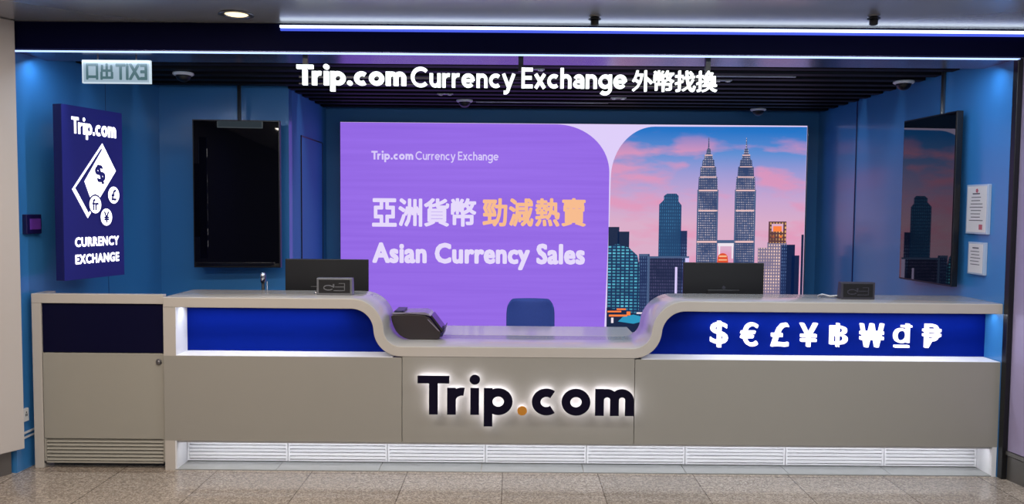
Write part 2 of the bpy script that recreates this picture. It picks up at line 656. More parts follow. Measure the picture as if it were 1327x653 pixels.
def text_mb(body, box, bold=0.0, y0=0.0, y1=None, mirror=False, rot=0.0, keep_aspect=False, space=1.0):
    """lettering from Blender's own font, fitted to box = (x0, x1, z0, z1); bold thickens it by laying shifted copies together"""
    c = bpy.data.curves.new('lettering', 'FONT')
    c.body = body
    c.size = 1.0
    c.space_character = space
    c.resolution_u = 3
    o = bpy.data.objects.new('lettering', c)
    C.objects.link(o)
    bpy.context.view_layer.update()
    me = bpy.data.meshes.new_from_object(o.evaluated_get(bpy.context.evaluated_depsgraph_get()))
    V = [v.co.copy() for v in me.vertices]
    F = [tuple(p.vertices) for p in me.polygons]
    # outline edges for the side walls
    cnt = {}
    for f in F:
        for i in range(len(f)):
            e = (f[i], f[(i + 1) % len(f)])
            cnt[tuple(sorted(e))] = cnt.get(tuple(sorted(e)), 0) + 1
    E = [e for e, k in cnt.items() if k == 1]
    bpy.data.objects.remove(o)
    bpy.data.curves.remove(c)
    bpy.data.meshes.remove(me)
    xs = [v.x for v in V]
    ys = [v.y for v in V]
    x0, x1, z0, z1 = box
    sx = (x1 - x0 - 2 * bold) / (max(xs) - min(xs))
    sz = (z1 - z0 - 2 * bold) / (max(ys) - min(ys))
    if keep_aspect:
        sx = sz = min(sx, sz)
    cx, cy = (max(xs) + min(xs)) / 2, (max(ys) + min(ys)) / 2
    mx, mz = (x0 + x1) / 2, (z0 + z1) / 2
    mb = MB()
    sh = [(0, 0)] if not bold else [(0, 0)] + [(bold * a, bold * b) for a, b in ((1, 0), (-1, 0), (0, 1), (0, -1), (.8, .8), (-.8, .8), (.8, -.8), (-.8, -.8))]
    for k, (dx, dz) in enumerate(sh):
        P = []
        for v in V:
            a, b = (v.x - cx) * sx, (v.y - cy) * sz
            if mirror:
                a = -a
            if rot:
                a, b = a * math.cos(rot) - b * math.sin(rot), a * math.sin(rot) + b * math.cos(rot)
            P.append((mx + a + dx, mz + b + dz))
        mb.add([(a, y0 - 0.0001 * k, b) for a, b in P], F)
        if y1 is not None:
            mb.add([(a, y0, b) for a, b in P] + [(a, y1, b) for a, b in P], [(i, j, j + len(P), i + len(P)) for i, j in E])
    return mb


def flat(pts, y):
    return MB().add([(x, y, z) for x, z in pts], [tuple(range(len(pts)))])


# ================================================================ THE SETTING
FX0, FX1 = -3.24, 3.60
struct(MB().box(-6, 6, -5, 5.2, -0.1, 0).box(-6, 6, 5.2, 9, -0.1, -0.0).build('floor', M['floor']))
inl = MB()
xe = [-2.20, -1.53, -0.86, -0.19, 0.48, 1.15, 1.82, 2.49, 3.16]
for a, b in zip(xe[:-1], xe[1:]):
    inl.box(a + 0.002, b - 0.002, 5.205, 5.42, 0.0, 0.006)
struct(inl.build('trim_1', M['inlay']))

# side walls of the booth (blue back-painted glass), slightly converging
struct(MB().add([(-3.165, 5.12, 0), (-3.045, 7.02, 0), (-3.145, 7.02, 0), (-3.25, 5.12, 0),
                 (-3.165, 5.12, 2.86), (-3.045, 7.02, 2.86), (-3.145, 7.02, 2.86), (-3.25, 5.12, 2.86)],
                [(0, 1, 5, 4), (1, 2, 6, 5), (2, 3, 7, 6), (3, 0, 4, 7), (0, 3, 2, 1), (4, 5, 6, 7)]).build('wall_left', M['blue_wall']))
struct(MB().add([(3.172, 5.198, 0), (3.155, 8.42, 0), (3.26, 8.42, 0), (3.26, 5.198, 0),
                 (3.172, 5.198, 2.86), (3.155, 8.42, 2.86), (3.26, 8.42, 2.86), (3.26, 5.198, 2.86)],
                [(0, 4, 5, 1), (1, 5, 6, 2), (2, 6, 7, 3), (3, 7, 4, 0), (0, 1, 2, 3), (4, 7, 6, 5)]).build('wall_right', M['blue_wall']))
# the screen wall at the left, its return towards the back and the back wall
struct(MB().box(-3.05, -1.93, 7.02, 7.12, 0, 2.86).build('wall_back_left', M['blue_wall']))
struct(MB().box(-2.03, -1.93, 7.12, 8.42, 0, 2.86).build('wall_inner_left', M['blue_return']))
struct(MB().box(-2.03, 3.26, 8.42, 8.5, 0, 2.86).build('wall_back', M['blue_back']))
# flush door in the return wall: leaf outlined by a thin dark joint
dr = struct(MB().box(-1.929, -1.925, 7.42, 8.22, 0.0, 2.36).build('door_1', M['blue_return']))
j = MB().box(-1.929, -1.921, 7.408, 7.42, 0, 2.372).box(-1.929, -1.921, 8.22, 8.232, 0, 2.372).box(-1.929, -1.921, 7.408, 8.232, 2.36, 2.372)
j.build('joint', M['black_frame'], dr)
MB().box(-1.925, -1.895, 7.50, 7.52, 0.98, 1.12).build('door_handle', M['steel'], dr)
# upright joint strips between the glass sheets of the side walls
struct(MB().box(3.152, 3.162, 7.49, 7.497, 0.0, 2.86).box(-3.103, -3.096, 6.2, 6.206, 0, 2.86).build('trim_2', M['sign_side']))
# black edge profile at the right end
struct(MB().box(3.172, 3.206, 5.150, 5.198, 0.0, 2.69).build('trim_3', M['black_frame'], bevel=0.003))

# concourse side walls
struct(MB().box(-3.75, -3.60, -5, 4.6, 0.0, 2.865).build('wall_left_unseen_dark', M['fascia']))  # out of view, added so the left screen reflects something dark
def plan(pts, z0, z1):
    n = len(pts)
    return MB().add([(x, y, z0) for x, y in pts] + [(x, y, z1) for x, y in pts], [tuple(range(n)), tuple(range(n, 2 * n))] + [(i, (i + 1) % n, (i + 1) % n + n, i + n) for i in range(n)])


wl = struct(plan([(-3.112, 5.118), (-3.40, 4.62), (-3.60, 4.62), (-3.60, 5.118)], 0.16, 2.865).build('wall_left_concourse', M['clad_left'], bevel=0.004))
struct(plan([(-3.19, 5.10), (-3.45, 4.66), (-3.60, 4.66), (-3.60, 5.10)], 0.0, 0.16).build('baseboard_left', M['skirt']))
wr = struct(MB().add([(3.206, 5.15, 0.19), (3.34, 4.2, 0.19), (3.9, 4.2, 0.19), (3.9, 5.15, 0.19),
                      (3.206, 5.15, 2.69), (3.34, 4.2, 2.69), (3.9, 4.2, 2.69), (3.9, 5.15, 2.69)],
                     [(0, 1, 5, 4), (1, 2, 6, 5), (2, 3, 7, 6), (3, 0, 4, 7), (0, 3, 2, 1), (4, 5, 6, 7)]).build('wall_right_concourse', M['clad_right']))
bs = MB()
for z0, z1, d in ((0.0, 0.155, 0.0), (0.163, 0.187, -0.012)):
    bs.add([(3.206 + d, 5.15, z0), (3.34 + d, 4.2, z0), (3.9, 4.2, z0), (3.9, 5.15, z0), (3.206 + d, 5.15, z1), (3.34 + d, 4.2, z1), (3.9, 4.2, z1), (3.9, 5.15, z1)],
           [(0, 1, 5, 4), (1, 2, 6, 5), (2, 3, 7, 6), (3, 0, 4, 7), (0, 3, 2, 1), (4, 5, 6, 7)])
struct(bs.build('baseboard_right', M['skirt']))

# concourse ceiling, black plenum and the slats of the booth ceiling
struct(MB().box(-6, 6, -5, 1.9, 2.87, 2.95).box(-6, 6, 1.902, 5.55, 2.87, 2.95).build('ceiling', M['mall_ceiling']))
struct(MB().box(-3.25, 3.30, 5.55, 8.5, 2.86, 2.95).build('ceiling_booth', M['plenum']))
sl = MB()
for i in range(11):
    y = 5.86 + 0.236 * i
    x0 = -3.15 + (y - 5.2) * 0.063 + 0.005 if y < 7.0 else -1.925
    x1 = 3.171 - (y - 5.2) * 0.0053 - 0.004
    sl.box(x0, x1, y - 0.055, y + 0.045, 2.73, 2.80)
    if i < 10:
        sl.box(x0, x1, y + 0.095, y + 0.135, 2.765, 2.82)
struct(sl.build('trim_5', M['slat']))
# fascia beam with its metal soffit
struct(MB().box(FX0, FX1, 5.15, 5.50, 2.70, 2.868).build('trim_6', M['fascia'], bevel=0.004))
struct(MB().box(FX0, FX1, 5.165, 5.52, 2.688, 2.70).build('trim_7', M['soffit']))
o = MB().box(-3.15, 3.185, 5.150, 5.163, 2.681, 2.690).build('light_strip', M['strip_low'])
tag(o, 'thin glowing blue-white light line along the lower edge of the dark fascia', 'light strip')
t = thing('light_strip', 'bright white and blue light line along the upper edge of the dark fascia', 'light strip', (1.0, 5.14, 2.83))
MB().box(-1.46, FX1, 5.120, 5.149, 2.838, 2.852).build('white_line', M['strip_white'], t)
MB().box(-1.46, FX1, 5.130, 5.149, 2.822, 2.836).build('blue_line', M['strip_blue'], t)

# ================================================================ COUNTER
ZH, ZL, TH = 1.100, 0.792, 0.066


def s_curve(x_hi, x_lo, n=14):
    """centre line from the high level at x_hi down (or up) to the low level at x_lo"""
    W, D = abs(x_lo - x_hi), ZH - ZL
    th = 2 * math.atan(D / W)
    Rs = D / (1 - math.cos(th))
    r1, r2 = Rs * 0.55, Rs * 0.45
    sg = 1 if x_lo > x_hi else -1
    pts = [(x_hi + sg * r1 * math.sin(th * i / n), ZH - r1 * (1 - math.cos(th * i / n))) for i in range(n + 1)]
    pts += [(x_lo - sg * r2 * math.sin(th * (n - i) / n), ZL + r2 * (1 - math.cos(th * (n - i) / n))) for i in range(1, n + 1)]
    return pts


CX0, CX1 = -2.250, 3.170
path = [(CX0, ZH)] + s_curve(-1.035, -0.715) + s_curve(1.125, 0.79)[::-1] + [(CX1, ZH)]
P = [Vector(p) for p in path]
up, lo = [], []
for i, p in enumerate(P):
    tt = (P[min(i + 1, len(P) - 1)] - P[max(i - 1, 0)]).normalized()
    nn = Vector((-tt.y, tt.x)) * TH / 2
    up.append(tuple(p + nn))
    lo.append(tuple(p - nn))
ctr = thing('reception_counter', 'long grey reception counter with S-curved top dipping in the middle and lit niches', 'counter', (0.46, 5.45, 0))
top = MB().ribbon(up, lo, 5.20, 5.70, smooth=True)
top.build('countertop', M['solid'], ctr, bevel=0.004)
MB().box(-0.73, 0.885, 5.70, 6.16, ZL - TH / 2, ZL + TH / 2).build('inner_worktop', M['solid'], ctr, bevel=0.003)
# front panels (the middle one a touch proud)
zt = 0.752
MB().box(CX0, -0.708, 5.203, 5.225, 0.195, zt).build('front_panel', M['front'], ctr)
MB().box(-0.704, 0.800, 5.201, 5.225, 0.195, ZL - TH / 2 - 0.001).build('front_panel', M['front'], ctr)
MB().box(0.804, CX1, 5.203, 5.225, 0.195, zt).build('front_panel', M['front'], ctr)
# body behind the front panels, niche sills
MB().box(CX0 + 0.002, -0.72, 5.225, 5.66, 0.20, zt - 0.012).box(-0.72, 0.82, 5.225, 5.66, 0.20, ZL - TH / 2 - 0.004).box(0.82, CX1 - 0.002, 5.225, 5.66, 0.20, zt - 0.012).build('body', M['desk'], ctr)
MB().box(-2.170, -0.765, 5.204, 5.40, zt, zt + 0.003).build('niche_sill', M['white'], ctr)
MB().box(0.845, CX1 - 0.004, 5.204, 5.40, zt, zt + 0.003).build('niche_sill', M['white'], ctr)


# niche backs follow the underside of the S-curve
def under(x):
    for (xa, za), (xb, zb) in zip(lo[:-1], lo[1:]):
        if xa <= x <= xb:
            return za + (zb - za) * (x - xa) / max(1e-9, xb - xa)
    return lo[0][1]


def niche_poly(x0, x1):
    a = [(x0, zt), (x1, zt)]
    n = 50
    return a + [(x1 + (x0 - x1) * i / n, max(zt, under(x1 + (x0 - x1) * i / n) + 0.004)) for i in range(n + 1)]


MB().prism(niche_poly(-2.235, -0.80), 5.39, 5.40).build('niche_back', M['royal_panel'], ctr)
MB().prism(niche_poly(0.86, CX1), 5.39, 5.40).build('niche_back', M['royal_panel'], ctr)
# left upright, toe-kick legs
MB().box(CX0, -2.172, 5.203, 5.69, zt, ZH - TH / 2).build('end_panel', M['solid'], ctr)
MB().box(-2.1722, -2.170, 5.206, 5.39, zt, ZH - TH / 2).build('end_panel', M['white'], ctr)
MB().box(CX0, -2.185, 5.203, 5.42, 0.0, 0.195).build('leg', M['solid'], ctr)
MB().box(-2.185, -2.175, 5.206, 5.42, 0.0, 0.195).build('leg', M['white'], ctr)
MB().box(3.140, 3.168, 5.203, 5.42, 0.0, 0.195).build('leg', M['white'], ctr)
MB().box(-2.18, 3.135, 5.425, 5.45, 0.0, 0.20).build('plinth_back', M['dark_grey_frame'], ctr)
MB().box(-2.17, 3.13, 5.226, 5.250, 0.177, 0.194).build('light_channel', M['white'], ctr)
# louvred vents in the toe kick
vx = [-2.175, -1.497, -0.827, -0.168, 0.512, 1.176, 1.851, 2.515, 3.140]
for a, b in zip(vx[:-1], vx[1:]):
    mb = MB()
    mb.box(a + 0.002, a + 0.014, 5.372, 5.395, 0.012, 0.192).box(b - 0.014, b - 0.002, 5.372, 5.395, 0.012, 0.192)
    mb.box(a + 0.002, b - 0.002, 5.374, 5.395, 0.012, 0.020)
    fr = mb.build('vent', M['white'], ctr)
    lv = MB()
    for k in range(7):
        z = 0.026 + k * 0.0238
        lv.prism_x([(5.376, z), (5.388, z), (5.398, z + 0.006), (5.398, z + 0.020), (5.380, z + 0.0175), (5.376, z + 0.0165)], a + 0.014, b - 0.014)
    lv.build('louvre', M['white'], fr)

# logo on the middle front panel: dark letters standing off the panel with light behind them
LW = 0.208
LG = 0.115
lg = MB()
hl = MB()
dt = MB()
tmp = MB()
end = stroke_word(tmp, 'Trip.com', 0, 0, 1, 1, LW, 0, 1, gap=LG)
Lx0, Lx1, Lz0, cap = -0.600, 0.792, 0.394, 0.250
sx = (Lx1 - Lx0) / (end - LG) / cap
for i, nm in enumerate('Trip.com'):
    lg, hl = MB(), MB()
    stroke_word(lg, 'Trip.com', Lx0, Lz0, cap, sx, LW, 5.150, 5.166, gap=LG, only={i})
    stroke_word(hl, 'Trip.com', Lx0, Lz0, cap, sx, LW, 5.166, 5.172, gap=LG, grow=-0.022, only={i})
    q = lg.build('logo_dot' if nm == '.' else 'logo_letter', M['orange'] if nm == '.' else M['logo'], ctr)
    hl.build('halo_light', M['halo'], q)
    # short stand-off pins from the letter to the panel
    vs = [v for v in lg.v]
    pxm = sum(v[0] for v in vs) / len(vs)
    x = min(vs, key=lambda v: v[0])[0] + 0.02 if nm in 'rpm' else pxm
    if nm in 'co':
        x = min(vs, key=lambda v: v[0])[0] + 0.02
        z_ = Lz0 + 0.345 * cap
    else:
        z_ = Lz0 + (0.10 if nm == '.' else 0.3) * cap
    MB().tube([(x, 5.166, z_), (x, 5.203, z_)], 0.004, 6).build('stud', M['steel'], q)

# glowing currency symbols in the right niche
for ch, x in zip('$€£¥฿₩₫₱', (1.387, 1.588, 1.793, 1.984, 2.185, 2.406, 2.612, 2.807)):
    hw, hh = 0.058, 0.080
    if ch == '$':
        hh = 0.088
    if ch == '₩':
        hw = 0.078
    text_mb(ch, (x - hw, x + hw, 0.896 - hh, 0.896 + hh), bold=0.001 if ch in '₫₱฿' else 0.003, y0=5.362, y1=5.389).build('currency_symbol', M['sym_glow'], ctr, fix=False)

# gate at the left end of the counter
g = thing('counter_gate', 'grey swing gate with dark navy band, round lock and bottom louvre at counter end', 'gate', (-2.68, 5.23, 0))
GX0, GX1 = -3.112, -2.256
MB().box(GX0, GX1, 5.222, 5.27, 1.085, 1.147).box(GX0, -3.052, 5.222, 5.27, 0.0, 1.085).build('frame', M['solid'], g, bevel=0.003)
MB().box(-3.050, GX1 - 0.004, 5.236, 5.262, 0.764, 1.083).build('upper_panel', M['navy_panel'], g)
d = MB().box(-3.048, GX1 - 0.003, 5.226, 5.262, 0.196, 0.760).build('door_panel', M['gate_front'], g, bevel=0.003)
MB().lathe([(0.020, 0), (0.020, 0.004), (0.013, 0.006), (0.013, 0.014), (0.009, 0.017)], n=20).build('lock', M['steel'], d, world=False)
k = [o_ for o_ in d.children][0]
k.rotation_euler = (PI / 2, 0, 0)
k.location = (-2.292 + 2.68, 5.226 - 5.23, 0.706)
v = MB().box(-3.048, -3.036, 5.226, 5.262, 0.035, 0.194).box(GX1 - 0.015, GX1 - 0.003, 5.226, 5.262, 0.035, 0.194).box(-3.048, GX1 - 0.003, 5.226, 5.262, 0.035, 0.046).build('vent', M['gate_front'], g)
lv = MB()
for q in range(6):
    z = 0.052 + q * 0.024
    lv.prism_x([(5.229, z), (5.233, z - 0.003), (5.252, z + 0.012), (5.252, z + 0.020), (5.244, z + 0.018)], -3.036, GX1 - 0.015)
lv.build('louvre', M['gate_front'], v)
MB().box(-3.03, GX1 - 0.02, 5.30, 5.31, 0.0, 1.08).build('back_board', M['desk'], g)
MB().box(-3.112, -3.052, 5.27, 5.40, 0.0, 1.147).build('post', M['solid'], g)

# desks behind the raised parts of the counter
for x0, x1, lab in ((-2.9, -0.92, 'dark desk behind the raised counter under the left monitor'), (0.90, 3.1, 'dark desk behind the raised counter under the right monitor')):
    t = thing('desk', lab, 'desk', ((x0 + x1) / 2, 6.05, 0))
    MB().box(x0, x1, 5.705, 6.40, 0.715, 0.75).build('desk_top', M['desk'], t, bevel=0.003)
    MB().box(x0 + 0.02, x0 + 0.05, 5.72, 6.38, 0, 0.715).build('side_panel', M['desk'], t)
    MB().box(x1 - 0.05, x1 - 0.02, 5.72, 6.38, 0, 0.715).build('side_panel', M['desk'], t)


# ================================================================ ON AND BEHIND THE COUNTER
def monitor(x0, x1, ztop, y, rz, label):
    xc = (x0 + x1) / 2
    w_ = x1 - x0
    t = thing('monitor', label, 'monitor', (xc, y, 0.75), rz, 'black monitors seen from behind')
    zz = ztop - 0.75
    MB().box(-w_ / 2, w_ / 2, -0.012, 0.012, zz - 0.35, zz).build('casing', M['black'], t, world=False, bevel=0.004)
    MB().prism([(-0.13, zz - 0.33), (0.13, zz - 0.33), (0.12, zz - 0.20), (-0.12, zz - 0.20)], -0.022, -0.012).build('rear_bulge', M['black'], t, world=False, bevel=0.006)
    lg_ = MB()
    lg_.prism([(0.004 + 0.013 * math.cos(2 * PI * q / 16), zz - 0.185 + 0.013 * math.sin(2 * PI * q / 16)) for q in range(16)], -0.0135, -0.012)
    lg_.build('emblem', M['dark_grey_frame'], t, world=False)
    MB().box(-w_ / 2 + 0.008, w_ / 2 - 0.008, 0.012, 0.014, zz - 0.33, zz - 0.008).build('screen', M['tv'], t, world=False)
    MB().box(-0.03, 0.03, -0.045, -0.021, 0.012, zz - 0.23).build('stand', M['black'], t, world=False, bevel=0.004)
    MB().box(-0.12, 0.12, -0.09, 0.09, 0.0, 0.012).build('base', M['black'], t, world=False, bevel=0.004)
    return t


monitor(-1.680, -1.064, 1.336, 6.0, 0.0, 'black monitor seen from behind, in front of the purple LED screen edge')
monitor(1.271, 1.868, 1.334, 6.0, 0.0, 'black monitor seen from behind, below the two pictured towers')


def display_box(x0, x1, frame, face, label, kind):
    y0 = 5.40
    xc = (x0 + x1) / 2
    z0 = ZH + TH / 2
    h_, w_ = 0.115, x1 - x0
    t = thing('intercom', label, 'intercom', (xc, y0, z0), 0, 'small intercom boxes on the raised counter')
    MB().prism_x([(0, 0.004), (0.0, h_ - 0.004), (0.004, h_), (0.055, h_), (0.075, 0.0), (0.004, 0)], -w_ / 2, w_ / 2).build('casing', M[frame], t, world=False, bevel=0.003)
    MB().box(-w_ / 2 + 0.014, w_ / 2 - 0.014, -0.0015, 0.001, 0.014, h_ - 0.012).build('face_plate', M['black'], t, world=False)
    # raised oval rings and bars moulded on the face
    rg = MB()
    A = seg_arc(-0.040, 0.050, 0.034, 0.019, 20, 330, 24)
    B = seg_arc(-0.040, 0.050, 0.027, 0.012, 20, 330, 24)
    rg.ribbon(A, B, -0.0035, -0.001)
    rg.box(-0.005, 0.070, -0.0035, -0.001, 0.028, 0.033).box(0.005, 0.068, -0.0035, -0.001, 0.053, 0.058).box(0.066, 0.071, -0.0035, -0.001, 0.028, 0.08)
    rg.box(-0.010, 0.0, -0.0035, -0.001, 0.05, 0.075).box(0.03, 0.066, -0.0035, -0.001, 0.077, 0.081)
    rg.build('emblem', M[face], t, world=False)
    return t


t = display_box(-1.305, -1.068, 'grey_frame', 'grey_frame', 'small grey-framed intercom box in front of the left monitor', 0)
MB().lathe([(0.008, 0), (0.011, 0.004), (0.011, 0.018), (0.007, 0.022)], cx=-0.128, cy=0.02, n=14).build('knob', M['chrome'], t, world=False)
t = display_box(2.205, 2.431, 'dark_grey_frame', 'dark_grey_frame', 'small dark intercom box alone at the right of the raised counter', 1)
MB().tube([(-0.105, 0.065, 0.02), (-0.15, 0.09, 0.012), (-0.19, 0.13, 0.02), (-0.20, 0.18, 0.006)], 0.0045, 8).build('cable', M['socket'], t, world=False)
MB().tube([(-0.105, 0.06, 0.012), (-0.16, 0.07, 0.006), (-0.20, 0.11, 0.006), (-0.165, 0.19, 0.006)], 0.0035, 8).build('cable', M['steel'], t, world=False)

# gooseneck microphone behind the left part of the counter
t = thing('microphone', 'slim desk microphone with chrome tip behind the counter, left of the monitor', 'microphone', (-1.80, 5.85, 0.75))
MB().lathe([(0.055, 0), (0.055, 0.012), (0.04, 0.024), (0.012, 0.028)], n=24).build('base', M['black'], t, world=False)
MB().tube([(0, 0, 0.02), (0, 0, 0.34), (-0.003, 0, 0.43)], 0.011, 12).build('stem', M['black'], t, world=False)
MB().lathe([(0.014, 0.42), (0.020, 0.43), (0.021, 0.475), (0.015, 0.492), (0.005, 0.497)], cx=-0.003, n=18).build('head', M['chrome'], t, world=False)
MB().tube([(0.028, 0.0, 0.0), (0.028, 0, 0.43)], 0.005, 8).build('rod', M['steel'], t, world=False)

# document scanner on the low worktop, seen from its side
t = thing('document_scanner', 'dark document scanner with sloping glass face on the low part of the counter', 'scanner', (-0.648, 5.48, ZL + TH / 2))
sc = [(-0.045, 0.001), (0.142, 0.001), (0.160, 0.012), (0.168, 0.050), (0.090, 0.150), (0.055, 0.166), (-0.05, 0.172), (-0.155, 0.168), (-0.172, 0.158),
      (-0.166, 0.125), (-0.155, 0.090), (-0.138, 0.056), (-0.112, 0.028), (-0.080, 0.010)]
MB().prism(sc, 0.0, 0.22).build('casing', M['dark_brown'], t, world=False, bevel=0.004)
MB().prism([(-0.172, 0.170), (-0.16, 0.184), (0.055, 0.188), (0.085, 0.178), (0.10, 0.160), (0.06, 0.170), (-0.05, 0.176)], -0.004, 0.224).build('lid', M['lid'], t, world=False, bevel=0.003)
MB().prism([(-0.155, 0.187), (-0.145, 0.198), (-0.085, 0.198), (-0.085, 0.187)], 0.0, 0.20).build('lid_grip', M['navy_box'], t, world=False, bevel=0.002)
MB().prism([(0.098, 0.160), (0.106, 0.166), (0.186, 0.062), (0.176, 0.052)], 0.006, 0.214).build('glass_plate', M['tv'], t, world=False)
MB().prism([(0.075, 0.138), (0.080, 0.142), (0.158, 0.062), (0.153, 0.058)], -0.003, 0.001).build('trim_line', M['lid'], t, world=False)
MB().prism([(0.160, 0.020), (0.178, 0.020), (0.196, 0.085), (0.190, 0.087), (0.178, 0.045), (0.166, 0.045)], 0.0, 0.22).build('stop_lip', M['navy_box'], t, world=False, bevel=0.002)

# office chair behind the dip of the counter
t = thing('office_chair', 'navy fabric office chair behind the low middle of the counter', 'chair', (0.160, 6.62, 0), PI)


def rounded(w_, h_, r, n=8):
    pts = []
    for cx, cz, a0 in ((w_ / 2 - r, h_ / 2 - r, 0), (-w_ / 2 + r, h_ / 2 - r, 90), (-w_ / 2 + r, -h_ / 2 + r, 180), (w_ / 2 - r, -h_ / 2 + r, 270)):
        pts += seg_arc(cx, cz, r, r, a0, a0 + 90, n)
    return pts


bk = MB()
n_ = 12
rows = []
for i in range(9):
    a = i / 8
    z = 0.50 + 0.465 * a
    half = 0.208 * (1 - 0.22 * abs(2 * a - 1) ** 7)
    for q in range(n_ + 1):
        u = -1 + 2 * q / n_
        rows.append((u * half, 0.20 + 0.05 * u * u * -1 + 0.03 * (a - 0.5), z))
fr_, bb_ = rows, [(x * 0.97, y + 0.055, z) for x, y, z in rows]
N = len(rows)
fs = []
for i in range(8):
    for q in range(n_):
        a = i * (n_ + 1) + q
        fs.append((a, a + 1, a + n_ + 2, a + n_ + 1))
        fs.append((N + a, N + a + n_ + 1, N + a + n_ + 2, N + a + 1))
border = [q for q in range(n_ + 1)] + [(i + 1) * (n_ + 1) + n_ for i in range(8)] + [8 * (n_ + 1) + n_ - 1 - q for q in range(n_)] + [(7 - i) * (n_ + 1) for i in range(7)]
for i in range(len(border)):
    a, b = border[i], border[(i + 1) % len(border)]
    fs.append((a, b, b + N, a + N))
bk.add(fr_ + bb_, fs, True)
# the rear faces the viewer? the chair is turned to face the counter: its backrest stands away from the counter
o = bk.build('backrest', M['chair'], t, world=False)
sub = o.modifiers.new('soft', 'SUBSURF')
sub.levels = sub.render_levels = 2
o = MB().prism(rounded(0.48, 0.46, 0.10), 0, 0.07).build('seat', M['chair'], t, world=False, bevel=0.02, seg=3)
o.rotation_euler = (PI / 2, 0, 0)
o.location = (0, 0, 0.44)
MB().tube([(0, 0.05, 0.42), (0, 0.28, 0.42), (0, 0.30, 0.52), (0, 0.275, 0.70)], 0.02, 10).build('back_support', M['black'], t, world=False)
MB().lathe([(0.03, 0.10), (0.03, 0.28), (0.02, 0.28), (0.02, 0.40), (0.07, 0.41), (0.07, 0.43)], n=20).build('gas_column', M['black'], t, world=False)
for q in range(5):
    a = 2 * PI * q / 5 + 0.3
    lg_ = MB().tube([(0, 0, 0.11), (0.15 * math.cos(a), 0.15 * math.sin(a), 0.10), (0.29 * math.cos(a), 0.29 * math.sin(a), 0.075)], [0.03, 0.02, 0.014], 10).build('leg', M['black'], t, world=False)
    cs = MB().tube([(0.29 * math.cos(a) - 0.02 * math.sin(a), 0.29 * math.sin(a) + 0.02 * math.cos(a), 0.03), (0.29 * math.cos(a) + 0.02 * math.sin(a), 0.29 * math.sin(a) - 0.02 * math.cos(a), 0.03)], 0.03, 16)
    cs.build('caster', M['black'], lg_, world=False)
t.rotation_euler = (0, 0, 0)

# ================================================================ SCREENS AND SIGNS
LY = 8.300
SC = LY / 1050.0


def L(px, py):
    """photo proportions of the LED picture -> metres on the LED wall"""
    return (-1.757 + (px - 441) * SC, 2.587 - (py - 158 - (px - 441) * 0.0083) * SC)


led = thing('led_video_wall', 'large LED video wall with purple advert and a dusk city skyline on the back wall', 'screen', (0.62, 8.36, 0.33))
MB().box(-1.762, 3.005, LY, 8.42, 0.33, 2.590).build('cabinet', M['black_frame'], led)
MB().box(3.0, 3.006, LY - 0.004, LY, 0.33, 2.590).build('edge_strip', M['steel'], led)


def P2(*pts):
    return [L(x, y) for x, y in pts]


y1, y2, y3, y4, y5 = LY - 0.002, LY - 0.004, LY - 0.006, LY - 0.008, LY - 0.010
flat(P2((441, 158), (1042, 163), (1042, 446), (441, 446)), y1).build('white_ground', M['led_white'], led, fix=False)
# purple advert with its rounded top right corner
pp = [(441, 440), (441, 158.3), (718, 161)]
for i in range(1, 19):
    a = PI / 2 * i / 18
    pp.append((718 + 70 * math.sin(a), 161 + 62 * (1 - math.cos(a))))
pp += [(788, 300), (784, 440)]
adv = flat(P2(*pp), y2).build('advert_panel', M['led_purple'], led, fix=False)
# picture of the sky with its rounded top left corner
pp = [(1041.6, 164.5), (1041.6, 440), (787, 440), (790, 230)]
for i in range(1, 19):
    a = PI / 2 * i / 18
    pp.append((790 + 56 * (1 - math.cos(a)), 230 - 66 * math.sin(a)))
pic = flat(P2(*pp), y2).build('city_picture', M['led_sky'], led, fix=False)

# advert lettering
mb = MB()
tmp = MB()
e1 = stroke_word(tmp, 'Trip.com', 0, 0, 1, 1, 0.22, 0, 1) - 0.085
x0, z0 = L(481, 206)
x1, _ = L(535, 206)
cp = 11 * SC
stroke_word(mb, 'Trip.com', x0, z0, cp, (x1 - x0) / e1 / cp, 0.22, y3, y3 + 0.001)
e2 = stroke_word(tmp, 'Currency Exchange', 0, 0, 1, 1, 0.15, 0, 1) - 0.085
x0, z0 = L(538, 206.5)
x1, _ = L(645, 206.5)
stroke_word(mb, 'Currency Exchange', x0, z0, cp, (x1 - x0) / e2 / cp, 0.15, y3, y3 + 0.001)
mb.build('small_heading', M['led_logo'], adv, fix=False)
for chars, xs, m_ in (('亞洲貨幣', (481, 515, 548, 583, 618), 'led_text'), ('勁減熱賣', (624, 658, 692, 726, 760), 'led_orange')):
    for c_, xa, xb in zip(chars, xs[:-1], xs[1:]):
        a, b = L(xa + 0.8, 292.5), L(xb - 1.2, 256)
        text_mb(c_, (a[0], b[0], a[1], b[1]), bold=0.0085, y0=y3).build('chinese_character', M[m_], adv, fix=False)
a, b = L(482, 347.5), L(758, 315)
text_mb('Asian Currency Sales', (a[0], b[0], a[1], b[1]), bold=0.0115, y0=y3, space=1.05).build('english_heading', M['led_text'], adv, fix=False)

